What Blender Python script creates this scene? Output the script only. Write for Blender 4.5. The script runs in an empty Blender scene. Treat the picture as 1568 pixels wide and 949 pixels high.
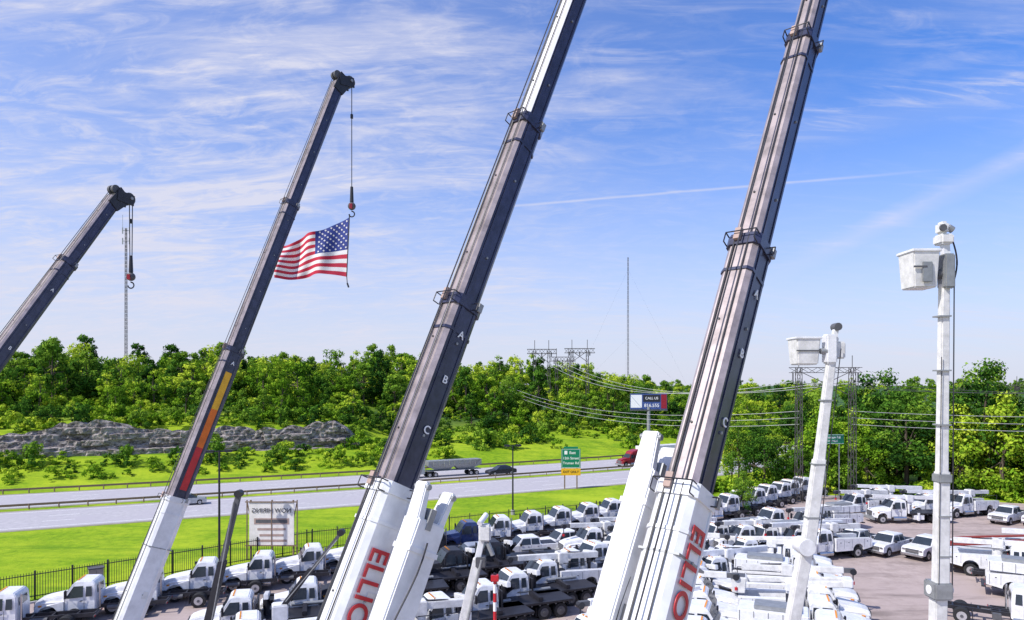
import bpy, bmesh, math, random
import numpy as np
from mathutils import Vector, Matrix, noise
random.seed(7); rng=np.random.default_rng(7)
scene=bpy.context.scene
COL=scene.collection
# ------------------------------------------------------------------ materials
def nmat(name):
    m=bpy.data.materials.new(name); m.use_nodes=True
    nt=m.node_tree; return m,nt,nt.nodes['Principled BSDF']
def N(nt,t,**k):
    n=nt.nodes.new(t)
    for a,b in k.items(): setattr(n,a,b)
    return n
def simple(name,col,rough=.5,metal=0.,var=.12,scale=3.,bump=0.,dirt=None,coat=0.):
    m,nt,b=nmat(name)
    tc=N(nt,'ShaderNodeTexCoord'); nz=N(nt,'ShaderNodeTexNoise'); nz.inputs['Scale'].default_value=scale
    nz.inputs['Detail'].default_value=6; nz.inputs['Roughness'].default_value=.65
    nt.links.new(tc.outputs['Object'],nz.inputs['Vector'])
    r=N(nt,'ShaderNodeValToRGB'); e=r.color_ramp.elements
    d=dirt if dirt else tuple(c*(1-var*2.2) for c in col)
    e[0].position=.3; e[0].color=(*d,1); e[1].position=.62; e[1].color=(*[min(1,c*(1+var*.3)) for c in col],1)
    nt.links.new(nz.outputs['Fac'],r.inputs['Fac']); nt.links.new(r.outputs['Color'],b.inputs['Base Color'])
    b.inputs['Roughness'].default_value=rough; b.inputs['Metallic'].default_value=metal
    if coat: b.inputs['Coat Weight'].default_value=coat
    if bump:
        bp=N(nt,'ShaderNodeBump'); bp.inputs['Strength'].default_value=bump
        nt.links.new(nz.outputs['Fac'],bp.inputs['Height']); nt.links.new(bp.outputs['Normal'],b.inputs['Normal'])
    return m
WHITE=simple('white_paint',(.80,.80,.82),.35,var=.09,coat=.3)
WHITE2=simple('white_fibreglass',(.74,.73,.72),.5,var=.12)
SILVER=simple('silver_paint',(.45,.47,.52),.3,.5)
BLUEP=simple('dark_blue_paint',(.02,.04,.14),.3,coat=.4)
BLACK=simple('black_steel',(.022,.022,.03),.45,var=.2)
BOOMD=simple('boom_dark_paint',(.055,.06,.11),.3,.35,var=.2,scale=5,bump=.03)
BOOMT=simple('boom_top_sunlit',(.43,.36,.36),.33,.3,var=.2,scale=4)  # top faces coloured lighter than the dark sides, as if sunlit
BOOMS=simple('boom_tip_highlight',(.92,.89,.89),.32,.1,var=.04,scale=3)  # sun highlight on the tip section, painted as a near-white top face
RUBBER=simple('tyre_rubber',(.02,.02,.022),.85)
RIM=simple('wheel_rim',(.55,.55,.57),.35,.5)
GLASS=simple('window_glass',(.03,.04,.055),.08)
CHROME=simple('chrome',(.6,.6,.62),.2,.9)
DKGREY=simple('dark_grey',(.10,.10,.11),.6)
GREY=simple('galvanised_steel',(.34,.35,.36),.5,.4)
RED=simple('red_paint',(.55,.02,.03),.4)
MAROON=simple('maroon_paint',(.30,.015,.03),.35)
RUST=simple('rust_red_paint',(.30,.045,.03),.5)
ORANGE=simple('orange_paint',(.80,.17,.01),.4)
YELLOW=simple('yellow_paint',(.85,.45,.02),.4)
AMBER=simple('amber_lens',(.8,.3,.02),.3)
WOOD=simple('weathered_wood',(.22,.15,.10),.8,scale=8)
GREENS=simple('sign_green',(.0,.19,.10),.4,var=.03)
LETTER=simple('white_letter',(.85,.85,.85),.5,var=.02)
FLAGR=simple('flag_red',(.50,.015,.05),.7,var=.04)
FLAGW=simple('flag_white',(.80,.78,.78),.7,var=.04)
FLAGB=simple('flag_blue',(.02,.04,.24),.7,var=.04)
BOARD=simple('sign_board_back',(.80,.76,.72),.7,var=.08,scale=1.5)
TAN=simple('tan_board',(.42,.30,.26),.7)
WIRE=simple('cable',(.05,.05,.06),.5)
ALU=simple('aluminium_conductor',(.45,.45,.47),.5)

# ------------------------------------------------------------------ mesh builder
class MB:
    def __init__(s): s.v=[];s.f=[];s.m=[];s.mats=[];s.sm=[]
    def mi(s,mat):
        if mat not in s.mats: s.mats.append(mat)
        return s.mats.index(mat)
    def add(s,vs,fs,mat,smooth=False):
        o=len(s.v); s.v+= [tuple(v) for v in vs]; k=s.mi(mat)
        for f in fs: s.f.append(tuple(i+o for i in f)); s.m.append(k); s.sm.append(smooth)
    def bev(s,vs,fs,mat,b):
        if b<=0: return s.add(vs,fs,mat)
        bm=bmesh.new(); bv=[bm.verts.new(v) for v in vs]
        for f in fs: bm.faces.new([bv[i] for i in f])
        bmesh.ops.recalc_face_normals(bm,faces=bm.faces)
        bmesh.ops.bevel(bm,geom=list(bm.edges),offset=b,segments=2,affect='EDGES',clamp_overlap=True)
        bm.verts.ensure_lookup_table()
        for i,v in enumerate(bm.verts): v.index=i
        s.add([v.co for v in bm.verts],[[v.index for v in f.verts] for f in bm.faces],mat); bm.free()
    def box(s,x0,x1,y0,y1,z0,z1,mat,b=0):
        vs=[(x0,y0,z0),(x1,y0,z0),(x1,y1,z0),(x0,y1,z0),(x0,y0,z1),(x1,y0,z1),(x1,y1,z1),(x0,y1,z1)]
        s.bev(vs,[(0,3,2,1),(4,5,6,7),(0,1,5,4),(1,2,6,5),(2,3,7,6),(3,0,4,7)],mat,b)
    def prism(s,pr,mat,b=0):   # pr: (x,z,halfwidth)
        n=len(pr); vs=[(x,-w,z) for x,z,w in pr]+[(x,w,z) for x,z,w in pr]
        fs=[tuple(range(n)),tuple(range(2*n-1,n-1,-1))]+[(i,i+n,(i+1)%n+n,(i+1)%n) for i in range(n)]
        s.bev(vs,fs,mat,b)
    def quad(s,pts,mat): s.add(pts,[tuple(range(len(pts)))],mat)
    def cyl(s,p0,p1,r0,mat,r1=None,n=10,cap=True):
        r1=r0 if r1 is None else r1
        p0=Vector(p0);p1=Vector(p1);a=(p1-p0)
        if a.length<1e-6: return
        a.normalize()
        u=a.cross(Vector((0,0,1)))
        if u.length<.01: u=Vector((1,0,0))
        u.normalize(); w=a.cross(u)
        vs=[]
        for p,r in((p0,r0),(p1,r1)):
            for i in range(n):
                t=2*math.pi*i/n+math.pi/n; vs.append(p+u*(math.cos(t)*r)+w*(math.sin(t)*r))
        s.add(vs,[(i,(i+1)%n,(i+1)%n+n,i+n) for i in range(n)],mat,n>6)
        if cap: s.add(vs,[tuple(range(n))[::-1],tuple(range(n,2*n))],mat)
    def beam(s,p0,p1,w,h,mat,w1=None,h1=None,side=None,b=0):
        p0=Vector(p0);p1=Vector(p1);a=(p1-p0).normalized()
        sd=Vector(side) if side else a.cross(Vector((0,0,1)))
        if sd.length<.05: sd=Vector((1,0,0))
        sd.normalize(); up=sd.cross(a)
        w1=w if w1 is None else w1; h1=h if h1 is None else h1
        vs=[]
        for p,ww,hh in((p0,w,h),(p1,w1,h1)):
            for i,j in((-1,-1),(1,-1),(1,1),(-1,1)): vs.append(p+sd*(i*ww/2)+up*(j*hh/2))
        s.bev(vs,[(3,2,1,0),(4,5,6,7),(0,1,5,4),(1,2,6,5),(2,3,7,6),(3,0,4,7)],mat,b)
    def mesh(s,name):
        me=bpy.data.meshes.new(name); me.from_pydata(s.v,[],s.f)
        for m in s.mats: me.materials.append(m)
        me.polygons.foreach_set('material_index',s.m); me.polygons.foreach_set('use_smooth',s.sm)
        me.update(); return me
    def obj(s,name,loc=(0,0,0),rot=0,parent=None):
        return place(s.mesh(name),name,loc,rot,parent)
def place(me,name,loc=(0,0,0),rot=0,parent=None,scale=1):
    o=bpy.data.objects.new(name,me); COL.objects.link(o); o.location=loc; o.rotation_euler=(0,0,rot)
    o.scale=(scale,)*3 if not isinstance(scale,tuple) else scale
    if parent: o.parent=parent
    return o
def empty(name,loc=(0,0,0)):
    o=bpy.data.objects.new(name,None); COL.objects.link(o); o.location=loc; return o
def text(body,size,mat,parent,M,name,ext=.004):
    c=bpy.data.curves.new(name,'FONT'); c.body=body; c.size=size; c.align_x='CENTER'; c.align_y='CENTER'; c.extrude=ext
    c.offset=size*.012
    c.materials.append(mat); o=bpy.data.objects.new(name,c); COL.objects.link(o); o.parent=parent; o.matrix_local=M; return o

# ------------------------------------------------------------------ terrain
HX=[-400,-150,-60,-14,25,54,90,150,260,500]; HY=[-60,42,80,101.5,122,140,165,210,300,500]
_hx=np.array(HX,float); _hy=np.array(HY,float)
def hwy(x):
    return sum(np.interp(x+k,_hx,_hy) for k in(-12,-6,0,6,12))/5
def sm(a,b,x):
    t=max(0,min(1,(x-a)/(b-a))); return t*t*(3-2*t)
def dist(x,y): return (y-float(hwy(x)))*.88-22
def amp(x): 
    return float(np.interp(x,[-400,-20,12,42,62,200,900],[1,1,.95,.72,.25,.18,.3]))
def height(x,y):
    d=dist(x,y)
    if d<4: return 0.
    a=amp(x)
    cl=sm(-25,-42,x)
    h=sm(4,24,d)*3.0
    h+=cl*4.6*sm(26,28.5,d)
    h+=sm(24,115,d)*(12.0-cl*3.0)
    h*=a
    far=sm(200,1500,d)
    h=h*(1-far)+far*7
    nn=noise.noise(Vector((x*.02,y*.02,0)))*2.2+noise.noise(Vector((x*.07,y*.07,3)))*.9
    return max(0,h+nn*sm(10,60,d))
def clear(x,y):
    return noise.noise(Vector((x*.035,y*.05,9)))
def axis(lo,hi,st,far):
    c=list(np.arange(lo,hi+.1,st)); e=[];s=st
    v=hi
    while v<far: s*=1.3; v+=s; e.append(v)
    b=[];s=st;v=lo
    while v>-far: s*=1.3; v-=s; b.append(v)
    return b[::-1]+c+e
def tex_ground(name,cols,scales,bump=.4,fine=None,wood=False):
    m,nt,b=nmat(name); L=nt.links.new
    tc=N(nt,'ShaderNodeTexCoord')
    r=N(nt,'ShaderNodeValToRGB'); r.color_ramp.elements[0].color=(*cols[0],1); r.color_ramp.elements[1].color=(*cols[1],1)
    r.color_ramp.elements[0].position=.32; r.color_ramp.elements[1].position=.68
    n1=N(nt,'ShaderNodeTexNoise'); n1.inputs['Scale'].default_value=scales[0]; n1.inputs['Detail'].default_value=9; n1.inputs['Roughness'].default_value=.7
    L(tc.outputs['Object'],n1.inputs['Vector']); L(n1.outputs['Fac'],r.inputs['Fac'])
    n2=N(nt,'ShaderNodeTexNoise'); n2.inputs['Scale'].default_value=scales[1]; n2.inputs['Detail'].default_value=8; n2.inputs['Roughness'].default_value=.75
    L(tc.outputs['Object'],n2.inputs['Vector'])
    r2=N(nt,'ShaderNodeValToRGB'); r2.color_ramp.elements[0].position=.42; r2.color_ramp.elements[1].position=.6
    L(n2.outputs['Fac'],r2.inputs['Fac'])
    mx=N(nt,'ShaderNodeMix',data_type='RGBA'); L(r2.outputs['Color'],mx.inputs['Factor']); L(r.outputs['Color'],mx.inputs['A']); mx.inputs['B'].default_value=(*cols[2],1)
    out=mx.outputs['Result']
    if fine:
        mp=N(nt,'ShaderNodeMapping'); mp.inputs['Scale'].default_value=fine[0]; mp.inputs['Rotation'].default_value=(0,0,fine[1]); L(tc.outputs['Object'],mp.inputs[0])
        n3=N(nt,'ShaderNodeTexNoise'); n3.inputs['Scale'].default_value=1; n3.inputs['Detail'].default_value=7; n3.inputs['Roughness'].default_value=.7; L(mp.outputs[0],n3.inputs['Vector'])
        r3=N(nt,'ShaderNodeValToRGB'); r3.color_ramp.elements[0].position=.5; r3.color_ramp.elements[1].position=.7; L(n3.outputs['Fac'],r3.inputs['Fac'])
        m3=N(nt,'ShaderNodeMix',data_type='RGBA'); L(r3.outputs['Color'],m3.inputs['Factor']); L(out,m3.inputs['A']); m3.inputs['B'].default_value=(*fine[2],1); out=m3.outputs['Result']
    if wood:
        at=N(nt,'ShaderNodeAttribute',attribute_name='woodland')
        n4=N(nt,'ShaderNodeTexNoise'); n4.inputs['Scale'].default_value=.09; n4.inputs['Detail'].default_value=8; n4.inputs['Roughness'].default_value=.8; L(tc.outputs['Object'],n4.inputs['Vector'])
        r4=N(nt,'ShaderNodeValToRGB'); r4.color_ramp.elements[0].position=.42; r4.color_ramp.elements[1].position=.6; r4.color_ramp.elements[0].color=(.03,.075,.03,1); r4.color_ramp.elements[1].color=(.09,.17,.05,1); L(n4.outputs['Fac'],r4.inputs['Fac'])
        m4=N(nt,'ShaderNodeMix',data_type='RGBA'); L(at.outputs['Fac'],m4.inputs['Factor']); L(out,m4.inputs['A']); L(r4.outputs['Color'],m4.inputs['B']); out=m4.outputs['Result']
    L(out,b.inputs['Base Color']); b.inputs['Roughness'].default_value=.95
    b.inputs['Specular IOR Level'].default_value=.1
    bp=N(nt,'ShaderNodeBump'); bp.inputs['Strength'].default_value=bump; bp.inputs['Distance'].default_value=.15
    L(n1.outputs['Fac'],bp.inputs['Height']); L(bp.outputs['Normal'],b.inputs['Normal'])
    return m
GRASS=tex_ground('mown_grass',[(.11,.22,.010),(.28,.42,.016),(.36,.46,.025)],[1.3,.06],.9,((.05,.35,1),.5,(.12,.24,.012)),True)
ASPH=tex_ground('worn_concrete_road',[(.34,.33,.35),(.50,.48,.50),(.41,.39,.42)],[1.5,.12],.1)
LOT=tex_ground('gravel_lot',[(.30,.24,.22),(.49,.40,.37),(.42,.34,.32)],[.9,.09],.3,((.06,.3,1),-.4,(.17,.14,.13)))
SHOULDER=tex_ground('road_shoulder',[(.27,.25,.21),(.36,.33,.29),(.25,.25,.16)],[1.5,.2],.2)
LINE=simple('road_marking',(.80,.80,.78),.7)
xs=axis(-220,240,3.2,9000); ys=axis(20,330,3.2,12000)
V=[(x,y,height(x,y)) for y in ys for x in xs]; nx=len(xs)
F=[(j*nx+i,j*nx+i+1,(j+1)*nx+i+1,(j+1)*nx+i) for j in range(len(ys)-1) for i in range(nx-1)]
me=bpy.data.meshes.new('ground'); me.from_pydata(V,[],F); me.materials.append(GRASS); me.polygons.foreach_set('use_smooth',[True]*len(F))
at=me.attributes.new('woodland','FLOAT','POINT'); at.data.foreach_set('value',[ (max(0,min(1,sm(34,60,dist(x,y))*(1 if clear(x,y)<.1 or dist(x,y)>70 else .35)))) for x,y,z in V])
me.update()
place(me,'ground')

cx=np.arange(-380,420,3.0); cpts=[Vector((x,float(hwy(x)),0)) for x in cx]
def offs(o):
    out=[]
    for i,p in enumerate(cpts):
        t=(cpts[min(i+2,len(cpts)-1)]-cpts[max(i-2,0)]).normalized(); out.append(Vector((p.x-t.y*o,p.y+t.x*o,0)))
    return out
def ribbon(mb,o0,o1,z,mat,dash=None):
    a=offs(o0);b=offs(o1)
    for i in range(len(a)-1):
        if dash and (i%4)>0: continue
        mb.quad([(a[i].x,a[i].y,z),(a[i+1].x,a[i+1].y,z),(b[i+1].x,b[i+1].y,z),(b[i].x,b[i].y,z)],mat)
hw=MB()
for c in(0,16.5):
    ribbon(hw,c-7.3,c+7.3,.02,SHOULDER); ribbon(hw,c-6.5,c+6.5,.026,ASPH)
    ribbon(hw,c-5.6,c-5.42,.032,LINE); ribbon(hw,c+5.42,c+5.6,.032,LINE)
    for k in(-1.85,1.85): ribbon(hw,c+k-.08,c+k+.08,.032,LINE,True)
hw.obj('highway')
def rail(name,o):
    mb=MB(); p=offs(o)
    for i in range(len(p)-1):
        mb.beam(p[i]+Vector((0,0,.62)),p[i+1]+Vector((0,0,.62)),.07,.3,WOOD)
        mb.beam(p[i],p[i]+Vector((0,0,.75)),.12,.14,WOOD)
    mb.obj(name)
rail('median_guardrail',8.25); 
rail('roadside_guardrail',24.3)
lotp=[(-90,10),(-60,30),(-37,48.5),(-18.7,65),(14,83),(22,87),(30,93),(40,99),(58,97),(75,90),(140,84),(140,-60),(-90,-60)]
mb=MB(); mb.quad([(x,y,.02) for x,y in lotp],LOT); mb.obj('parking_lot')
mb=MB()
for a,b in zip(lotp[1:8],lotp[2:9]):
    mb.beam((*a,.07),(*b,.07),.2,.14,ASPH)
mb.obj('lot_kerb')
def fence(pts,name):
    mb=MB()
    for a,b in zip(pts[:-1],pts[1:]):
        a=Vector((*a,0));b=Vector((*b,0));d=b-a;L=d.length;d.normalize()
        for z in(.25,1.85): mb.beam(a+Vector((0,0,z)),b+Vector((0,0,z)),.05,.06,BLACK)
        k=0.
        while k<L:
            p=a+d*k; mb.beam(p+Vector((0,0,.08)),p+Vector((0,0,2.05)),.028,.028,BLACK); k+=.17
        k=0.
        while k<L:
            p=a+d*k; mb.beam(p,p+Vector((0,0,2.15)),.1,.1,BLACK); k+=2.4
    mb.obj(name)
fence([(-61,31),(-37.5,49.5),(-19.3,66),(13.5,84),(22,88.5)],'iron_fence')

# ------------------------------------------------------------------ foliage
def leafmat(name,dark,mid,light,trans=.2):
    m,nt,b=nmat(name); L=nt.links.new
    at=N(nt,'ShaderNodeAttribute',attribute_name='tint'); oi=N(nt,'ShaderNodeObjectInfo')
    a=N(nt,'ShaderNodeMath',operation='MULTIPLY_ADD'); a.inputs[1].default_value=.7; L(oi.outputs['Random'],a.inputs[0]); L(at.outputs['Fac'],a.inputs[2])
    s=N(nt,'ShaderNodeMath',operation='SUBTRACT'); L(a.outputs[0],s.inputs[0]); s.inputs[1].default_value=.33
    r=N(nt,'ShaderNodeValToRGB'); e=r.color_ramp.elements; e[0].color=(*dark,1); e[1].color=(*light,1); x=e.new(.5); x.color=(*mid,1)
    L(s.outputs[0],r.inputs['Fac'])
    d=N(nt,'ShaderNodeBsdfDiffuse'); t=N(nt,'ShaderNodeBsdfTranslucent'); mx=N(nt,'ShaderNodeMixShader'); mx.inputs[0].default_value=trans
    L(r.outputs['Color'],d.inputs['Color']); L(r.outputs['Color'],t.inputs['Color']); L(d.outputs[0],mx.inputs[1]); L(t.outputs[0],mx.inputs[2])
    L(mx.outputs[0],nt.nodes['Material Output'].inputs['Surface']); return m
LEAF=leafmat('leaf_bright',(.03,.09,.010),(.19,.36,.022),(.52,.62,.055))
LEAF2=leafmat('leaf_deep',(.012,.045,.012),(.07,.175,.02),(.25,.39,.04))
BARK=simple('bark',(.10,.075,.055),.9,scale=6)
def tree_mesh(name,H,R,base,ncl,per,leaf,seed,mat,trunk=True,flat=1.,shape=0):
    r=np.random.default_rng(seed); rd=random.Random(seed)
    mb=MB(); cz=(H+base)/2; rz=(H-base)/2
    cents=[];rad=[]
    while len(cents)<ncl:
        p=r.uniform(-1,1,3); q=np.linalg.norm(p)
        if q>1 or q<.35: continue
        w=1.05-(.35 if shape==0 else .6)*p[2]
        if shape==2: w=.85+.35*p[2]
        cents.append((p[0]*R*w*.95,p[1]*R*w*.95,cz+p[2]*rz*.95)); rad.append(R*r.uniform(.14,.38))
    if trunk:
        pts=[Vector((0,0,-.3)),Vector((rd.uniform(-.2,.2),rd.uniform(-.2,.2),H*.3)),Vector((rd.uniform(-.4,.4),rd.uniform(-.4,.4),H*.6)),Vector((0,0,H*.85))]
        rr=[H*.022,H*.017,H*.011,H*.004]
        for i in range(3): mb.cyl(pts[i],pts[i+1],rr[i],BARK,rr[i+1],n=7,cap=False)
        for k in range(min(10,ncl)):
            c=Vector(cents[k]); s=pts[1].lerp(pts[2],rd.random()); mb.cyl(s,c,H*.008,BARK,H*.002,n=5,cap=False)
    nl=len(mb.v); 
    P=[];T=[]
    for c,q in zip(cents,rad):
        n=int(per*(q/(R*.32))**2)+8
        d=r.normal(size=(n,3)); d/=np.linalg.norm(d,axis=1)[:,None]
        rr_=q*r.uniform(.45,1.2,n)[:,None]; pos=np.array(c)+d*rr_*np.array([1,1,.75*flat])
        nn=d*.9+r.normal(size=(n,3))*.4+np.array([0,0,.3]); nn/=np.linalg.norm(nn,axis=1)[:,None]
        u=np.cross(nn,r.normal(size=(n,3))); u/=np.linalg.norm(u,axis=1)[:,None]; w=np.cross(nn,u)
        s=leaf*r.uniform(.5,1.3,n)[:,None]
        P.append(np.stack([pos-u*s*.6,pos-w*s*.35+u*s*.1,pos+u*s*.6,pos+w*s*.4],1)); 
        T.append(np.clip(r.normal(.46,.15)+r.normal(0,.12,n)+ (pos[:,2]-cz)/rz*.2,0,1))  # per-clump variation plus painted shade: leaves darken toward the crown's underside
    P=np.concatenate(P).reshape(-1,3); T=np.concatenate(T); nq=len(T)
    verts=np.array(mb.v).reshape(-1,3) if mb.v else np.zeros((0,3))
    allv=np.concatenate([verts,P]); faces=mb.f+[(nl+4*i,nl+4*i+1,nl+4*i+2,nl+4*i+3) for i in range(nq)]
    me=bpy.data.meshes.new(name); me.from_pydata(allv.tolist(),[],faces)
    me.materials.append(mat); me.materials.append(BARK)
    me.polygons.foreach_set('material_index',[1]*len(mb.f)+[0]*nq)
    at=me.attributes.new('tint','FLOAT','FACE'); at.data.foreach_set('value',[.5]*len(mb.f)+T.tolist())
    me.update(); return me
hill=[tree_mesh('tree_a',9,3.3,1.2,28,65,.46,1,LEAF),tree_mesh('tree_b',8,3.7,1.0,30,60,.46,2,LEAF,shape=2),
      tree_mesh('tree_c',10.5,2.6,1.6,28,65,.46,3,LEAF2,shape=1),tree_mesh('tree_d',7,3.0,.8,24,65,.44,4,LEAF2),tree_mesh('tree_e',8.5,3.4,1.,26,65,.46,5,LEAF2,shape=2),tree_mesh('tree_f',9.5,2.9,1.,22,60,.44,6,LEAF,shape=1)]
bush=[tree_mesh('bush_a',2.6,2.0,-.2,12,65,.34,11,LEAF,False),tree_mesh('bush_b',3.4,2.2,-.2,14,65,.36,12,LEAF2,False),tree_mesh('bush_c',2.0,1.9,-.2,11,65,.32,13,LEAF,False)]
big=[tree_mesh('big_a',15,5.0,1.5,64,105,.42,21,LEAF2),tree_mesh('big_b',14,4.4,1.2,58,105,.42,22,LEAF,shape=1),tree_mesh('big_c',16,4.6,2.2,60,105,.42,23,LEAF2,shape=1)]
forest=empty('hillside_forest'); shrubs=empty('roadside_bushes'); fartrees=empty('distant_treeline')
def inst(lst,par,x,y,s,nm,z=None):
    k=random.choice(lst); s2=(s*random.uniform(.85,1.15),s*random.uniform(.85,1.15),s*random.uniform(.8,1.25))
    return place(k,nm,(x,y,(height(x,y) if z is None else z)-.1),random.uniform(0,6.3),par,s2)
cnt=0
for gx in np.arange(-190,150,4.7):
    for gy in np.arange(60,330,4.7):
        x=gx+random.uniform(-2,2); y=gy+random.uniform(-2,2)
        if abs(x)>y*.95: continue
        d=dist(x,y)
        if d<12 or d>128: continue
        if x>-42 and d<26: continue
        if x<-38 and 20<d<31: continue
        c=clear(x,y)
        if x<-30: dens=1 if d>58 else (.45 if d>36 else .22)
        elif x<25: dens=.12 if d<32 else (1 if d>66 else (.7 if c<.0 else .22))
        else: dens=.06 if d<30 else (1 if d>60 else .5)
        if d<22: dens*=.4
        if d>70 and random.random()<.22: continue
        if random.random()>dens: continue
        inst(hill,forest,x,y,random.choice((.5,.7,.85,1.0,1.25))*(1 if d>45 else .7)*(1 if x<45 else .85),'tree'); cnt+=1
print('forest',cnt); cnt=0
for gx in np.arange(-150,110,3.0):
    for gy in np.arange(55,230,3.0):
        x=gx+random.uniform(-1.5,1.5); y=gy+random.uniform(-1.5,1.5)
        if abs(x)>y*.92: continue
        d=dist(x,y)
        if d<9 or d>85: continue
        c=clear(x,y)
        k=1.
        if x<-34:
            dens=.95 if 8<d<19.5 else (.9 if d>28.8 else .25)
            if 19.5<=d<28.8: dens=.16; k=.75
        else: dens=(.7 if x<-12 else .06) if d<20 else (.62 if c<.12 else .3)
        if random.random()>dens: continue
        inst(bush,shrubs,x,y,random.uniform(.45,1.3)*(.85 if x<-34 and d<20 else 1)*k,'bush'); cnt+=1
print('bush',cnt); cnt=0
for ring in range(650):
    d=200*math.exp(random.random()*1.9); b=random.uniform(-.8,.95)
    x=b*d; y=d
    if dist(x,y)<60: continue
    if b<.15 and random.random()<.8: continue
    inst(hill,fartrees,x,y,random.uniform(.85,1.3)*(1+d/1200),'far_tree'); cnt+=1
for gx in np.arange(38,125,5.4):
    for k in range(4):
        x=gx+random.uniform(-2,2); y=float(np.interp(x,[38,60,75,140],[104,101,94,88]))+k*5.8+random.uniform(-1.5,1.5)
        if dist(x,y)>-32 : continue
        s=random.choice((.8,.92,1.02,1.15))*(1. if x>54 else .82)
        if x<46: s*=.6
        inst(big,None,x,y,s,'broadleaf_tree',0)
bx=empty('lot_edge_shrubs')
for i in range(120):
    x=random.uniform(27,120); y=float(np.interp(x,[27,38,60,75,140],[100,103,99,93,86]))+random.uniform(-1.,5)
    if dist(x,y)>-32: continue
    inst(bush,bx,x,y,random.uniform(.7,1.3),'bush',0)
inst([big[2]],None,28.5,84,.3,'young_tree',0)
inst(big,None,37,188,.95,'broadleaf_tree'); inst(big,None,-1,195,.72,'broadleaf_tree'); 

# rock outcrop: broken limestone ledges with level beds
ROCK,nt,b=nmat('limestone_ledges'); L=nt.links.new
tc=N(nt,'ShaderNodeTexCoord'); mp=N(nt,'ShaderNodeMapping'); mp.inputs['Scale'].default_value=(.8,.8,1.6); L(tc.outputs['Object'],mp.inputs['Vector'])
nz=N(nt,'ShaderNodeTexNoise'); nz.inputs['Scale'].default_value=1.0; nz.inputs['Detail'].default_value=10; nz.inputs['Roughness'].default_value=.8; L(mp.outputs[0],nz.inputs['Vector'])
r=N(nt,'ShaderNodeValToRGB'); e=r.color_ramp.elements; e[0].position=.38; e[0].color=(.05,.042,.035,1); e[1].position=.6; e[1].color=(.55,.49,.46,1); x_=e.new(.48); x_.color=(.27,.235,.215,1)
L(nz.outputs['Fac'],r.inputs['Fac']); L(r.outputs[0],b.inputs['Base Color']); b.inputs['Roughness'].default_value=.95
bp=N(nt,'ShaderNodeBump'); bp.inputs['Distance'].default_value=.5; L(nz.outputs['Fac'],bp.inputs['Height']); L(bp.outputs[0],b.inputs['Normal'])
vs=[];fs=[]
xr=np.arange(-150,-31,.4); nr=34
for x in xr:
    yb=float(hwy(x))+(22+24.6)/.88
    g=height(x,yb)
    n1=noise.noise(Vector((x*.07,0,4)))
    env=sm(-31,-38,x)
    top=(4.9+n1*2.6+noise.noise(Vector((x*.45,0,4)))*.9)*env
    for k in range(nr):
        t=k/(nr-1); z=g-.6+t*(top+.6*env)
        bed=[0,.9,1.5,2.6,3.1,4.3,5.0,6.1,7.2,8.4,9.9,12]; zz=z+noise.noise(Vector((x*.02,0,1)))*.8
        st=sum(1 for q in bed if q<zz)
        blk=math.floor(x/(1.1+.6*(st%3))+st*.37)
        yy=yb+st*.30-1.6+noise.noise(Vector((x*.10,st*.7,1)))*2.0+noise.noise(Vector((blk*3.7,st*11.3,4)))*1.1+noise.noise(Vector((x*1.7,z*1.5,2)))*.35
        vs.append((x+noise.noise(Vector((x,z*2,7)))*.2,yy,z))
    vs.append((x,yb+5.,g+top-.5)); 
nr+=1
for i in range(len(xr)-1):
    for k in range(nr-1): fs.append((i*nr+k,(i+1)*nr+k,(i+1)*nr+k+1,i*nr+k+1))
me=bpy.data.meshes.new('rock_outcrop'); me.from_pydata(vs,[],fs); me.materials.append(ROCK); place(me,'rock_outcrop')

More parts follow.
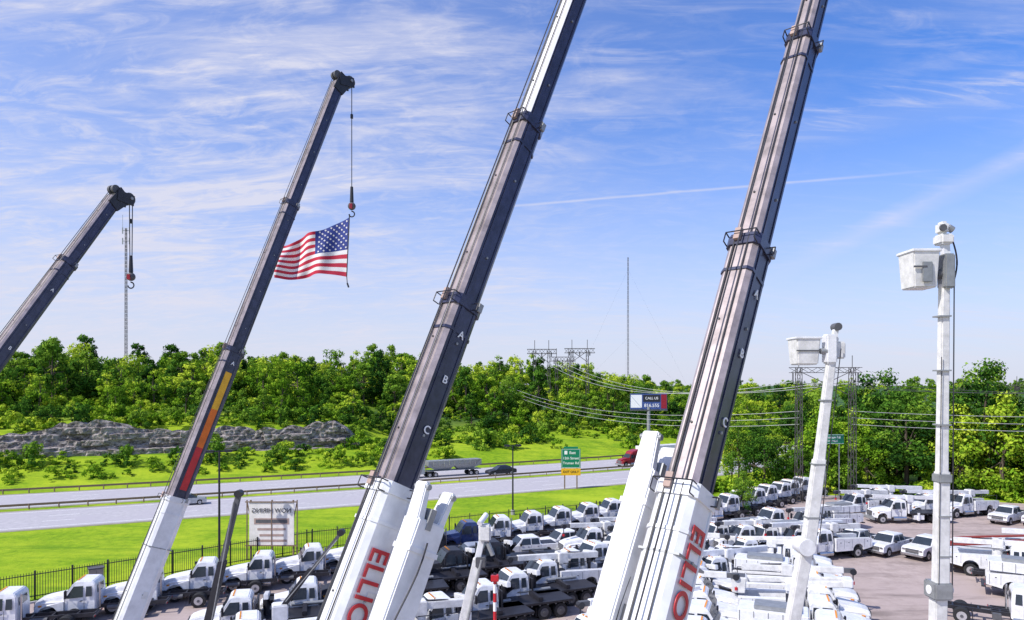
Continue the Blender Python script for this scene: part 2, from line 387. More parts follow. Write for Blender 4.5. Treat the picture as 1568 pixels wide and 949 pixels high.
# ------------------------------------------------------------------ vehicles (forward = +X)
def wheel(mb,x,y,r,w,rim=RIM):
    s=1 if y>0 else -1
    mb.cyl((x,y-w/2,r),(x,y+w/2,r),r,RUBBER,n=20)
    mb.cyl((x,y+s*w/2,r),(x,y+s*(w/2+.012),r),r*.6,rim,n=14)
    mb.cyl((x,y+s*(w/2+.012),r),(x,y+s*(w/2+.06),r),r*.2,DKGREY,n=8)
def arch(cx,r,z0,n=7):
    return [(cx+r*math.cos(math.pi*i/n),z0+r*math.sin(math.pi*i/n)) for i in range(n+1)]
def truck_cab(mb,paint,x0=0.):
    pr=[(2.0+x0,.62,1.13),(2.0+x0,1.5,1.13)]+[(3.35+x0,1.45,1.05),(3.75+x0,1.2,1.0),(3.8+x0,.72,1.0)]+[(a,z,1.13) for a,z in arch(2.95+x0,.6,.68)]
    mb.prism(pr,paint)
    mb.prism([(1.9+x0,1.3,.92),(1.9+x0,1.86,.86),(3.3+x0,1.66,.72),(3.8+x0,1.5,.66),(3.9+x0,1.2,.68),(3.9+x0,.75,.7)],paint,.06)
    mb.box(3.9+x0,3.925+x0,-.55,.55,.85,1.42,DKGREY); 
    for z in(.95,1.1,1.25): mb.box(3.925+x0,3.94+x0,-.5,.5,z,z+.04,CHROME)
    for s in(-1,1):
        mb.box(3.70+x0,3.84+x0,s*.72-.14,s*.72+.14,.98,1.22,CHROME,.02)
        mb.box(3.3+x0,3.5+x0,s*1.07-.03,s*1.07+.03,1.22,1.32,AMBER)
    mb.box(3.85+x0,4.08+x0,-1.18,1.18,.42,.76,GREY,.05)
    mb.prism([(.1+x0,.72,1.08),(.1+x0,1.7,1.1),(.14+x0,2.5,1.0),(.3+x0,2.72,.9),(1.25+x0,2.76,.88),(1.5+x0,2.62,.95),(2.02+x0,1.78,1.08),(2.05+x0,.72,1.08)],paint,.05)
    mb.quad([(1.525+x0,-.86,2.6),(1.525+x0,.86,2.6),(2.03+x0,.98,1.84),(2.03+x0,-.98,1.84)],GLASS)
    mb.box(1.78+x0,1.81+x0,-.015,.015,2.0,2.26,BLACK)
    for s in(-1,1):
        y1=s*1.115;y2=s*1.02
        mb.quad([(.85+x0,y1,1.72),(1.82+x0,y1,1.68),(1.8+x0,y1-.005*s,1.85),(1.42+x0,y2+.0,2.45),(.85+x0,y2,2.45)],GLASS)
        mb.quad([(.3+x0,y1,1.74),(.68+x0,y1,1.74),(.68+x0,y2,2.4),(.34+x0,y2,2.4)],GLASS)
        for xa in(.76,1.93): mb.box(xa+x0,xa+.02+x0,y1-.01,y1+.01,.8,1.68,DKGREY)
        mb.box(.78+x0,1.95+x0,y1-.01,y1+.01,.8,.82,DKGREY)
        mb.box(.86+x0,1.02+x0,y1-.01,s*1.15+.01,1.45,1.5,BLACK)
        mb.box(1.74+x0,1.86+x0,s*1.38-.13,s*1.38+.13,1.75,2.3,BLACK,.03)
        mb.cyl((1.8+x0,s*1.05,2.2),(1.8+x0,s*1.3,2.2),.02,BLACK,n=6); mb.cyl((1.8+x0,s*1.1,1.8),(1.8+x0,s*1.3,1.8),.02,BLACK,n=6)
        mb.cyl((.2+x0,s*.98,.62),(1.7+x0,s*.98,.62),.27,CHROME,n=14)
        mb.box(.9+x0,1.7+x0,s*1.2-.06,s*1.2+.06,.42,.47,GREY)
        wheel(mb,2.95+x0,s*1.0,.5,.28)
    mb.quad([(.09+x0,-.6,2.35),(.09+x0,.6,2.35),(.085+x0,.65,1.85),(.085+x0,-.65,1.85)],GLASS)
    for yy in(-.55,-.25,0,.25,.55): mb.box(1.2+x0,1.3+x0,yy-.05,yy+.05,2.755,2.81,AMBER)
    mb.cyl((-.05+x0,.7,.9),(-.05+x0,.7,2.6),.07,CHROME,n=8)
def chassis(mb,L,tandem=False):
    for s in(-1,1):
        mb.box(-L,3.6,s*.42-.05,s*.42+.05,.72,.98,BLACK)
        for xa in ([-L*.62,-L*.62-1.25] if tandem else [-L*.62]):
            wheel(mb,xa,s*1.02,.5,.26,DKGREY if tandem else RIM); wheel(mb,xa,s*.72,.5,.26)
        mb.box(-L*.62+.6,-L*.62+.63,s*.85-.3,s*.85+.3,.3,.9,BLACK)
    for xa in(-L,-L*.75,-L*.4,-.5): mb.box(xa,xa+.1,-.36,.36,.75,.95,BLACK)
    for xa in([-L*.62,-L*.62-1.25] if tandem else [-L*.62]): mb.cyl((xa,-1,.5),(xa,1,.5),.1,BLACK); mb.cyl((xa,-.2,.5),(xa,.2,.5),.24,BLACK)
    mb.cyl((2.95,-1,.5),(2.95,1,.5),.07,BLACK); mb.box(-.9,-.4,-.95,-.5,.5,.9,DKGREY,.03); mb.cyl((-L*.35,.5,.75),(-L*.35+1,.5,.75),.16,DKGREY)
    mb.box(-L-.06,-L-.01,-.9,.9,.78,.9,DKGREY); 
    for s in(-1,1): mb.box(-L-.08,-L-.06,s*.75-.1,s*.75+.1,.8,.88,RED)
def boom_stowed(mb,mat=WHITE,L=7.5,x0=-4.2,z=3.0):
    mb.cyl((-.7,0,1.3),(-.7,0,2.5),.38,mat,n=14); mb.box(-1.1,-.3,-.45,.45,2.3,3.15,mat,.05)
    mb.beam((x0,0,z-.15),(x0+L,0,z+.15),.42,.46,mat,.36,.4,b=.03)
    mb.beam((x0+L,0,z+.15),(x0+L+.7,0,z+.17),.28,.3,DKGREY); mb.cyl((x0+L+.6,-.18,z+.1),(x0+L+.6,.18,z+.1),.22,BLACK,n=12)
    mb.cyl((-1.,.0,2.0),(1.6,0,z-.2),.1,CHROME,n=8)
    mb.box(-.55,.1,.45,.9,1.95,2.05,BLACK); mb.box(-.1,.1,.48,.88,2.05,2.6,DKGREY,.04)
    for k in range(3): mb.cyl((-2.5,.1*k-.1,z+.12),(-.4,.1*k-.1,z+.3),.025,BLACK,n=6)
    mb.cyl((x0+L+.6,.0,z-.1),(x0+L+.6,0,z-.6),.04,BLACK); mb.cyl((x0+L+.6,.0,z-.6),(x0+L+.6,0,z-.8),.11,RED,n=8)
def make_truck(kind,paint):
    mb=MB(); L=4.2 if kind in('chassis','utility','bucket','service') else 5.2
    truck_cab(mb,paint); chassis(mb,L,kind in('crane','tank','flatbed'))
    if kind in('utility','bucket','service'):
        for s in(-1,1):
            pr=[(-4.2,.95,0),(-4.2,1.75,0),(-.1,1.95,0),(-.1,.75,0)]+[(x,z,0) for x,z in arch(-2.6,.6,.75)]
            vs=[(x,s*.72,z) for x,z,_ in pr]+[(x,s*1.2,z) for x,z,_ in pr]; n=len(pr)
            mb.add(vs,[tuple(range(n)),tuple(range(2*n-1,n-1,-1))]+[(i,i+n,(i+1)%n+n,(i+1)%n) for i in range(n)],WHITE)
            for xa in(-4.0,-3.3,-1.9,-1.0,-.2): mb.box(xa,xa+.02,s*1.2-.008,s*1.2+.008,1.0,1.75,DKGREY)
            for xa in(-3.6,-1.5,-.6): mb.box(xa-.05,xa+.05,s*1.21-.01,s*1.21+.01,1.5,1.56,BLACK)
        mb.box(-4.2,-.1,-.715,.715,1.0,1.12,DKGREY); mb.box(-4.5,-4.21,-1.15,1.15,.7,.8,BLACK)
    if kind=='utility':
        boom_stowed(mb,WHITE2,6.8,-3.8,2.85)
        for s in(-1,1): mb.cyl((-4.1,s*.95,1.75),(-4.1,s*.95,2.4),.03,BLACK); mb.cyl((-4.1,s*.95,2.4),(-.4,s*.95,2.5),.03,BLACK)
    if kind=='bucket':
        mb.cyl((-.8,0,1.1),(-.8,0,2.3),.36,WHITE,n=14); mb.box(-1.2,-.4,-.4,.4,2.2,2.8,WHITE,.06)
        mb.beam((-.8,-.25,2.7),(2.6,-.25,3.0),.34,.38,WHITE2,b=.03); mb.box(2.3,2.9,-.5,.5,2.8,3.35,WHITE,.06)
        mb.beam((2.6,.25,3.15),(-3.6,.25,2.65),.3,.32,WHITE2,b=.03)
        mb.prism([(-4.6,1.85,.55),(-4.7,2.95,.62),(-3.65,2.95,.62),(-3.75,1.85,.55)],WHITE2,.05); mb.box(-4.6,-3.75,-.5,.5,2.955,2.965,DKGREY)
    if kind=='service':
        mb.box(-4.1,-.2,-1.0,1.0,1.96,2.7,WHITE,.04); mb.box(-3.2,-.6,-.7,.7,2.7,2.95,GREY,.04)
        for k in range(5): mb.box(-4.0+k*.8,-3.97+k*.8,-1.02,1.02,2.0,2.66,DKGREY)
    if kind in('flatbed','crane'):
        mb.box(-5.4,-.2,-1.22,1.22,1.08,1.22,BLACK,.02)
        for k in range(9): mb.box(-5.3+k*.6,-5.22+k*.6,-1.24,1.24,1.0,1.07,DKGREY)
        mb.box(-.2,-.08,-1.15,1.15,1.15,2.3,BLACK if kind=='flatbed' else WHITE,.02)
        for s in(-1,1): mb.box(-1.9,-.7,s*1.0-.2,s*1.0+.2,.45,1.0,WHITE if kind=='crane' else BLACK,.03)
    if kind=='flatbed':
        mb.cyl((-.7,0,1.2),(-.7,0,2.4),.2,BLACK); mb.beam((-.7,-.9,2.3),(-.7,.9,2.6),.3,.34,WHITE,b=.03); mb.beam((-1.05,.9,2.5),(-1.05,-.8,1.5),.2,.24,BLACK)
        mb.box(-1.1,-.4,-1.3,-1.0,.5,2.2,BLACK,.03)
        mb.box(-3.2,-2.9,-1.0,1.0,1.22,1.5,BLACK,.03); mb.cyl((-4.6,-.9,1.45),(-2.2,-.9,1.45),.12,GREY,n=8)
    if kind=='crane':
        boom_stowed(mb,WHITE,8.4,-4.8,2.9)
        for xa in(-1.2,-5.0):
            for s in(-1,1): mb.box(xa-.12,xa+.12,s*1.22-.1,s*1.22+.1,.35,1.25,WHITE,.02)
    if kind=='tank':
        mb.cyl((-5.2,0,1.95),(-.3,0,1.95),.95,WHITE,n=24); mb.box(-5.2,-.3,-.6,.6,.98,1.2,BLACK)
        for xa in(-4.9,-3.4,-1.9,-.6): mb.cyl((xa,0,1.95),(xa+.08,0,1.95),.97,GREY,n=24)
        mb.box(-4,-1.2,-.3,.3,2.88,2.95,GREY)
    return mb.mesh(kind+'_truck')
def make_pickup(paint):
    mb=MB()
    low=[(-2.85,.55),(-2.9,.75),(-2.85,1.22),(1.0,1.25),(2.5,1.17),(2.8,1.02),(2.85,.5)]+[(2.33,.5)]+arch(1.85,.47,.5)[1:-1]+[(1.38,.5),(1.3,.42),(-1.2,.42),(-1.28,.5)]+arch(-1.75,.47,.5)[1:-1]+[(-2.22,.5)]
    mb.prism([(x,z,.98) for x,z in low],paint)
    mb.prism([(-1.15,1.2,.93),(-1.0,1.85,.76),(-.85,1.93,.72),(.5,1.93,.72),(.68,1.87,.76),(1.35,1.22,.93)],paint,.04)
    mb.quad([(.72,-.72,1.86),(.72,.72,1.86),(1.33,.86,1.28),(1.33,-.86,1.28)],GLASS)
    mb.quad([(-1.03,-.68,1.8),(-1.03,.68,1.8),(-1.165,.82,1.3),(-1.165,-.82,1.3)],GLASS)
    for s in(-1,1):
        for a,b_,c,d in((-.98,-.2,-.2,-.9),(-.1,.98,.62,-.1)):
            mb.quad([(a,s*.94,1.28),(b_,s*.94,1.28),(c,s*.79,1.82),(d,s*.79,1.82)],GLASS)
        for xa in(-1.1,-.15,1.0): mb.box(xa,xa+.015,s*.98-.006,s*.98+.006,.55,1.22,DKGREY)
        for xa in(-.9,.05): mb.box(xa,xa+.15,s*.99-.015,s*.99+.015,1.08,1.12,BLACK)
        mb.box(.85,1.0,s*1.12-.1,s*1.12+.1,1.25,1.5,BLACK,.03)
        mb.box(2.7,2.84,s*.76-.14,s*.76+.14,.82,1.02,CHROME,.02); mb.box(-2.91,-2.87,s*.85-.08,s*.85+.08,.8,1.15,RED)
        wheel(mb,1.85,s*.86,.42,.26); wheel(mb,-1.75,s*.86,.42,.26)
    mb.box(2.82,2.87,-.58,.58,.66,1.04,DKGREY); mb.box(2.86,2.88,-.58,.58,.83,.87,CHROME); mb.box(2.8,2.98,-.98,.98,.42,.62,CHROME,.03); mb.box(-3.05,-2.9,-.95,.95,.45,.6,CHROME,.02)
    mb.box(-2.75,-1.25,-.8,.8,1.226,1.232,BLACK)
    return mb.mesh('pickup')
def make_car(paint):
    mb=MB()
    low=[(-2.3,.35),(-2.35,.6),(-2.25,.95),(-1.3,1.0),(1.0,.95),(2.1,.78),(2.3,.6),(2.3,.32)]+[(1.83,.32)]+arch(1.45,.38,.35)[1:-1]+[(1.07,.3),(-1.0,.3)]+arch(-1.4,.38,.35)[1:-1]+[(-1.8,.34)]
    mb.prism([(x,z,.9) for x,z in low],paint)
    mb.prism([(-1.9,.95,.82),(-1.2,1.4,.66),(-.9,1.46,.62),(.2,1.46,.62),(.45,1.4,.66),(1.15,.93,.82)],GLASS,.03)
    mb.prism([(-1.1,1.45,.6),(-.9,1.49,.58),(.2,1.49,.58),(.38,1.45,.6)],paint)
    for s in(-1,1): 
        mb.box(2.18,2.31,s*.65-.16,s*.65+.16,.6,.74,CHROME,.02); mb.box(-2.36,-2.28,s*.7-.15,s*.7+.15,.7,.85,RED)
        for xa in(1.45,-1.4): wheel(mb,xa,s*.8,.34,.22)
    return mb.mesh('car')
def make_semi(paint,kind):
    mb=MB(); truck_cab(mb,paint,3.)
    mb.prism([(1.9,.75,1.15),(1.9,3.1,1.1),(2.3,3.5,1.05),(4.1,3.1,1.0),(4.3,2.7,1.1),(3.2,2.6,1.1),(3.2,.75,1.15)],paint,.05)
    for s in(-1,1):
        mb.box(-.6,6,s*.42-.05,s*.42+.05,.72,.98,BLACK)
        for xa in(.9,-.4,-8.2,-9.5): wheel(mb,xa,s*1.05,.5,.5)
    if kind=='box':
        mb.box(-11,1.4,-1.28,1.28,1.15,4.05,WHITE,.03); mb.box(-11,1.2,-.5,.5,.95,1.15,DKGREY)
        for k in range(12): mb.box(-10.5+k,-10.48+k,-1.29,1.29,1.2,4.0,GREY)
    else:
        mb.box(-10.6,1.2,-1.1,1.1,1.2,1.29,GREY)
        mb.prism([(-10.6,3.3,1.25),(1.2,3.3,1.25),(1.2,2.2,1.2),(-.6,1.4,.6),(-3.6,1.3,.6),(-4.6,2.2,1.1),(-5.6,1.3,.6),(-8.8,1.4,.6),(-10.6,2.2,1.2)],GREY)
        for k in range(10): mb.box(-10.3+k*1.15,-10.2+k*1.15,-1.28,1.28,2.2,3.32,CHROME)
    return mb.mesh('semi_'+kind)
T={}
def TK(kind,paint=WHITE):
    k=(kind,paint.name)
    if k not in T: T[k]=make_truck(kind,paint)
    return T[k]
PW=make_pickup(WHITE); PG=make_pickup(SILVER)
NM={'chassis':'cab_chassis_truck','utility':'digger_derrick_truck','bucket':'bucket_truck','service':'service_body_truck','flatbed':'flatbed_truck','crane':'boom_truck','tank':'tank_truck'}
def park(kind,x,y,deg,paint=WHITE):
    x+=random.uniform(-.25,.25); y+=random.uniform(-.25,.25)
    if kind=='pickup': place(PW if paint is WHITE else PG,'pickup_truck',(x,y,.02),math.radians(deg+random.uniform(-4,4)))
    else: place(TK(kind,paint),NM[kind],(x,y,.02),math.radians(deg+random.uniform(-3.5,3.5)))
for i in range(15):
    x=-33.5+i*3.15; y=44.6+i*2.5
    p=WHITE
    if i in(8,9): p=BLUEP if i==9 else BLACK
    park('chassis',x+1.8,y,196,p)
for i in range(6):
    park(['flatbed','chassis','flatbed','flatbed','flatbed','flatbed'][i],-16.5+i*3.1,43.8+i*3.0,198,[WHITE,WHITE,BLACK,BLACK,BLACK,BLACK][i])
park('pickup',1.2,64,200); park('pickup',-3.6,61,200,SILVER); park('pickup',5.0,66.5,200)
for i in range(9):
    park('flatbed' if i%4 else 'utility',-6.0+i*2.3,40.6+i*2.9,204)
for i in range(8):
    park('flatbed' if i%4!=1 else 'crane',5.5+i*2.2,39.2+i*2.9,204)
for i in range(4):
    park('utility',8+i*3.2,64+i*3.0,200)
for i in range(8):
    park(['bucket','flatbed','service','utility'][i%4],23.0-i*.9,57.8-i*3.0,-22)
for i in range(8):
    park(['utility','service','chassis','tank'][i%4],15.2-i*.8,60-i*3.0,-22)
for i in range(5):
    park(['tank','utility','service','crane','utility'][i],20.5+i*2.2,66.-i*.6,200)
for i in range(8):
    park('chassis',24.5+i*2.6,81+i*2.6,205)
park('utility',32,72.5,200); park('chassis',29,74,200); park('service',34.8,75.5,200)
park('crane',48,88,184); park('crane',52,84,186); park('utility',43,84,190); park('crane',45.5,80,184)
park('pickup',33.6,67,215); park('pickup',36.3,65.5,215); park('pickup',38.9,63.8,215);park('pickup',41.8,62,215)
park('pickup',58,80,215);park('pickup',60.5,78.5,215);park('pickup',63,77,215); park('utility',56,84,200)
for i in range(6):
    park(['utility','chassis','service','chassis','utility','chassis'][i],41.5-i*.6+(i%2)*.3,57.0-i*3.3,-35)
for i in range(4):
    park(['crane','chassis','crane','service'][i],49-i*1.0,60-i*3.3,-30)
for i in range(3):
    park('chassis',33+i*3,45.5-i*1.2,-30)
mb=MB()
for k in range(5):
    a=Vector((38+k*.9,60.2+k*1.0,.6)); b=a+Vector((11.5,-1.0,.5))
    for zz in(0,.9):
        mb.beam(a+Vector((0,0,zz)),b+Vector((0,0,zz)),.5,.55,RUST if (k+int(zz))%3 else WHITE,b=.02)
for k in range(4): mb.box(39+k*3,39.2+k*3,57.5,65,.02,.32,WOOD)
mb.obj('stacked_crane_booms')

def hang(x): return math.atan2(float(hwy(x+3)-hwy(x-3)),6)
place(make_semi(SILVER,'hopper'),'hopper_trailer_truck',(-14,119.5,.03),hang(-14)+math.pi,scale=.85)
place(make_semi(MAROON,'box'),'semi_trailer_truck',(26.6,137.0,.03),hang(30)+math.pi,scale=.95)
CG=make_car(SILVER); CD=make_car(BLACK); CWt=make_car(WHITE)
place(CG,'sedan_car',(-43.5,91.6,.03),hang(-43)); place(CD,'sedan_car',(-2,122,.03),hang(-2)+math.pi,scale=1.15)
place(CD,'sedan_car',(49,151,.03),hang(49)+math.pi); place(CWt,'sedan_car',(56,157,.03),hang(56)+math.pi); place(CWt,'sedan_car',(43,136,.03),hang(43))
place(make_semi(MAROON,'hopper'),'hopper_trailer_truck',(52,157.5,.03),hang(50)+math.pi,scale=.7)

# ------------------------------------------------------------------ cranes
def frame_of(pv,tip):
    a=(tip-pv).normalized(); side=a.cross(Vector((0,0,1))).normalized(); up=side.cross(a).normalized(); return a,side,up
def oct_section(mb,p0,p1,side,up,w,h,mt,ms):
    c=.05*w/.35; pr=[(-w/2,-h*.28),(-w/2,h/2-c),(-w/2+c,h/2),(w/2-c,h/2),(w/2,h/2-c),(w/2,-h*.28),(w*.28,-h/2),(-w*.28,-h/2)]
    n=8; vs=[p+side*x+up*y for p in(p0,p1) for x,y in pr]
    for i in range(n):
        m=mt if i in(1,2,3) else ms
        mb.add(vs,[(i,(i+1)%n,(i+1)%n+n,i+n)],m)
    mb.add(vs,[tuple(range(n)),tuple(range(n,2*n))[::-1]],ms)
def crane(name,pv,u,cuts,tipL,sizes,base_white,letters,red=True,jib=0,redL=1.55,tipmat=None):
    pv=Vector(pv); u=Vector(u).normalized()
    base=Vector((pv.x,pv.y,0)); E=empty(name,base); O=pv-base
    a,side,up=frame_of(O,O+u*10)
    hd=Vector((u.x,u.y,0)).normalized(); ang=math.atan2(hd.y,hd.x)
    mb=MB(); truck_cab(mb,WHITE); chassis(mb,5.8,True)
    mb.box(-6,-.2,-1.22,1.22,1.08,1.22,BLACK); mb.cyl((-1.2,0,1.2),(-1.2,0,2.2),.55,WHITE,n=18)
    for xa in(-.8,-5.6):
        for s in(-1,1): mb.box(xa-.14,xa+.14,s*1.25-.12,s*1.25+.12,.05,1.2,WHITE,.02); mb.cyl((xa,s*1.25,.0),(xa,s*1.25,.06),.25,DKGREY,n=12)
    mb.obj('carrier_truck',(1.2*math.cos(ang),1.2*math.sin(ang),.02),ang,E)
    mb=MB(); mb.box(-.7,.9,-.5,.5,2.15,2.6,WHITE,.05)
    for s in(-1,1): mb.beam((-.2,s*.42,2.4),(0,s*.42,3.4),.08,.9,WHITE)
    mb.obj('turret',(0,0,0),ang,E)
    mb=MB()
    w0,h0=sizes[0]
    Ls=[-.8]+cuts+[tipL]
    for i in range(len(Ls)-1):
        w,h=sizes[i]; p0=O+a*(Ls[i]-(0 if i==0 else .6)); p1=O+a*Ls[i+1]
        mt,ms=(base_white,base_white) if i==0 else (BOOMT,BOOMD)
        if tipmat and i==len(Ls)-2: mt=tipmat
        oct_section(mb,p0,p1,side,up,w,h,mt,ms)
        for s in(-1,1):
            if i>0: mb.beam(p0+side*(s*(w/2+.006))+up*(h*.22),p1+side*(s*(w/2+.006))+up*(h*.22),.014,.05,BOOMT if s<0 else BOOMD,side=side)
            mb.beam(p0+side*(s*(w/2+.005))-up*(h*.25),p1+side*(s*(w/2+.005))-up*(h*.25),.012,.035,ms,side=side)
        mb.cyl(p0+up*(h/2+.02)+side*w*.2,p1+up*(h/2+.02)+side*w*.2,.009,BLACK,n=5)
        mb.cyl(p0+up*(h/2+.02)-side*w*.25,p1+up*(h/2+.02)-side*w*.25,.012,BLACK,n=5)
        k=Ls[i]+.7
        while k<Ls[i+1]-.3:
            q=O+a*k
            mb.cyl(q+side*(w/2-.01),q+side*(w/2+.02),.018,GREY,n=6); mb.cyl(q+up*(h/2-.01)-side*w*.1,q+up*(h/2+.012)-side*w*.1,.014,BLACK,n=6)
            if i==0:
                mb.beam(q-a*.012,q+a*.012,w+.012,h+.012,GREY,side=side) if int(k)%3==0 else mb.beam(q-a*.1+side*(w/2+.006)-up*h*.1,q+a*.1+side*(w/2+.006)-up*h*.1,.012,.12,WHITE2,side=side)
            k+=1.3
        e=p1; 
        if i<len(Ls)-2:
            cw=(base_white if i==0 else BOOMD)
            oct_section(mb,e-a*.13,e+a*.02,side,up,w+.05,h+.05,cw,cw)
            oct_section(mb,e-a*.50,e-a*.46,side,up,w+.025,h+.025,cw,cw)
            for s in(-1,1):
                lp=[e+up*(h/2)+side*s*w*.5, e+up*(h/2+.10)+side*s*w*.5, e+up*(h/2+.10)+side*s*w*.5-a*.13, e+up*(h/2)+side*s*w*.5-a*.13]
                for m_ in range(3): mb.cyl(lp[m_],lp[m_+1],.008,BLACK,n=6)
                lp=[e-up*h*.1+side*s*w*.5, e-up*h*.1+side*s*(w*.5+.09), e-up*h*.1+side*s*(w*.5+.09)-a*.1, e-up*h*.1+side*s*w*.5-a*.1]
                for m_ in range(3): mb.cyl(lp[m_],lp[m_+1],.008,BLACK,n=6)
                mb.beam(e-up*h*.3+side*s*(w/2+.035)-a*.08,e-up*h*.3+side*s*(w/2+.035)+a*.04,.04,.07,GREY,side=side)
            mb.cyl(e+up*(h/2+.10)-side*w*.5,e+up*(h/2+.10)+side*w*.5,.008,BLACK,n=6)
            mb.beam(e+up*(h/2+.04)-side*w*.15-a*.08,e+up*(h/2+.04)-side*w*.15+a*.08,.08,.06,TAN,side=side)
    w,h=sizes[-1]; t=O+a*tipL
    mb.beam(t-a*.3,t+a*.35-up*.12,w*1.25,h*1.0,BLACK,w1=w*1.2,h1=h*1.35,side=side)
    hdv=a*.35-up*(h*.75)
    for s in(-1,1):
        mb.beam(t+a*.1+side*(s*w*.62)+up*.1,t+hdv+side*(s*w*.62)-up*.12,.04,.34,BLACK,side=side)
        mb.cyl(t+hdv+side*(s*w*.12),t+hdv+side*(s*w*.42),.2,DKGREY,n=16)
        mb.cyl(t+a*.25+up*(h*.5)+side*(s*w*.12),t+a*.25+up*(h*.5)+side*(s*w*.42),.14,DKGREY,n=14)
    mb.cyl(t+hdv-side*w*.8,t+hdv+side*w*.8,.05,GREY,n=8)
    mb.cyl(t+a*.25+up*(h*.5+.08),O+a*1.5+up*(sizes[0][1]*.5+.14),.010,WIRE,n=5)
    q=O+hd*1.0-Vector((0,0,.4))
    mb.cyl(q,O+a*5.2-up*h0*.6,.17,base_white,n=12); 
    mb.obj('telescopic_boom',(0,0,0),0,E)
    for ch_,l,i in letters:
        w,h=sizes[i]; c=O+a*l+side*(w/2+.018)-up*(h*.03)
        M=Matrix(((-up.x,a.x,side.x,c.x),(-up.y,a.y,side.y,c.y),(-up.z,a.z,side.z,c.z),(0,0,0,1)))
        text(ch_,h*.31,LETTER,E,M,'letter_'+ch_)
    if red:
        c=O+a*(cuts[0]-redL)+side*(w0/2+.02)+up*.05
        yv=side.cross(-a)
        M=Matrix(((-a.x,yv.x,side.x,c.x),(-a.y,yv.y,side.y,c.y),(-a.z,yv.z,side.z,c.z),(0,0,0,1)))
        text('ELLIOTT',h0*.66,RED,E,M,'red_lettering')
    if jib:
        j=MB(); s=jib; ex=.22 if s>0 else 0.; tp=-.3 if s>0 else .15
        b0=O+a*(cuts[0]-7.5)+side*(s*(w0/2+.20+ex*.9))-up*(ex*.9); b1=O+a*(cuts[0]+tp)+side*(s*(w0/2+.26+ex*.3))-up*(ex*.9)
        hb=.46 if s>0 else .62
        j.beam(b0,b1,.16,hb,WHITE,w1=.3,h1=.44,side=side,b=.02)
        for k in(.15,.35,.55,.75,.95):
            q=b0.lerp(b1,k); j.beam(q-a*.03,q+a*.03,.2+.13*k,hb+.02-(hb-.42)*k,WHITE,side=side)
            j.beam(q+a*.25+up*.05,q+a*.5+up*.05,.19+.13*k,.08,GREY,side=side)
        for v in(-1,1):
            j.beam(b1-a*.35+up*(v*.12),b1+a*.42+up*(v*.22),.26,.14,WHITE,w1=.2,h1=.08,side=side,b=.015)
            j.cyl(b1+a*.36+up*(v*.21)-side*.13,b1+a*.36+up*(v*.21)+side*.13,.035,GREY,n=10)
        prev=None
        for k in range(22):
            q=b0.lerp(b1,.42+k*.026)+side*(.19 if s>0 else .13)+up*(.07*math.sin(k*.55)+.08)
            if prev is not None: j.cyl(prev,q,.011,BLACK,n=6)
            prev=q
        for k in(.3,.62,.85):
            q=b0.lerp(b1,k); j.cyl(q,q-side*(s*(.35+ex)),.04,GREY,n=8)
        j.obj('stowed_jib',(0,0,0),0,E)
    return E,O,a,side,up,t,hdv
S4=[(.44,.56),(.37,.47),(.32,.41),(.27,.35)]
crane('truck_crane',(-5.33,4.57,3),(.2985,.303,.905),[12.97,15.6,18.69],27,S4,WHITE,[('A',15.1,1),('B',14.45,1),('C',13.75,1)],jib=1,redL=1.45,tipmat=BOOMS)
crane('truck_crane',(-2.68,2.20,3),(.331,.358,.8725),[13.62,16.79,20.32],29,S4,WHITE,[('A',16.1,1),('B',15.3,1),('C',14.45,1)],jib=-1,redL=1.05)
E2,O2,a2,s2,u2,t2,h2=crane('truck_crane',(-12.41,17.13,3),(.25,.2685,.930),[10.45,15.18,20.45],25.3,[(.5,.66),(.42,.54),(.36,.46),(.3,.4)],WHITE,[('A',14.7,1),('B',11.6,1)],red=False)
mb=MB()
for m_,l0,l1 in((YELLOW,13.2,14.4),(ORANGE,12.0,13.2),(RED,10.7,12.0)):
    mb.beam(O2+a2*l0+s2*(.228),O2+a2*l1+s2*(.228),.012,.2,m_,side=s2)
mb.obj('colour_stripe',(0,0,0),0,E2)
E1,O1,a1,s1,u1,t1,h1=crane('truck_crane',(-17.9,10.6,3),(.225,.5,.835),[10.5,15.6,20.0],22.7,[(.5,.62),(.42,.52),(.37,.46),(.31,.4)],WHITE,[('A',18.9,2),('B',16.8,2)],red=False)
def hookline(E,p,L,ball=.14,parts=1,hook=True):
    mb=MB(); e=p-Vector((0,0,L))
    for k in range(parts):
        o=Vector((.1*(k-(parts-1)/2),0,0)); mb.cyl(p+o,e+o*.6,.016,WIRE,n=5)
    mb.cyl(p-Vector((0,0,L*.24)),p-Vector((0,0,L*.24+.14)),.05,BLACK,n=8)
    mb.cyl(e+Vector((0,0,.55)),e,.05,BLACK,r1=.07,n=8)
    n=8
    for i in range(n):
        t0=math.pi*i/n;t1_=math.pi*(i+1)/n; c=e-Vector((0,0,ball))
        mb.cyl(c+Vector((0,0,math.cos(t0)*ball)),c+Vector((0,0,math.cos(t1_)*ball)),max(.001,math.sin(t0)*ball),DKGREY,max(.001,math.sin(t1_)*ball),n=14,cap=False)
    mb.box(e.x-.05,e.x+.05,e.y-.16,e.y-.1,e.z-.25,e.z-.08,MAROON) 
    hz=e-Vector((0,0,2*ball+.02)); prev=hz
    for k in range(9):
        t=math.radians(90-k*33); q=hz-Vector((0,0,.12))+Vector((math.cos(t)*.1,0,math.sin(t)*.1)); mb.cyl(prev,q,.022,BLACK,n=6); prev=q
    mb.obj('hoist_line_and_hook',(0,0,0),0,E)
    return hz-Vector((0,0,.2))
p=t1+h1+Vector((.12,0,-.1)); hookline(E1,p,2.3,.14,2)
p=t2+h2+Vector((.12,0,-.15)); hk=hookline(E2,p,4.1,.14,1)
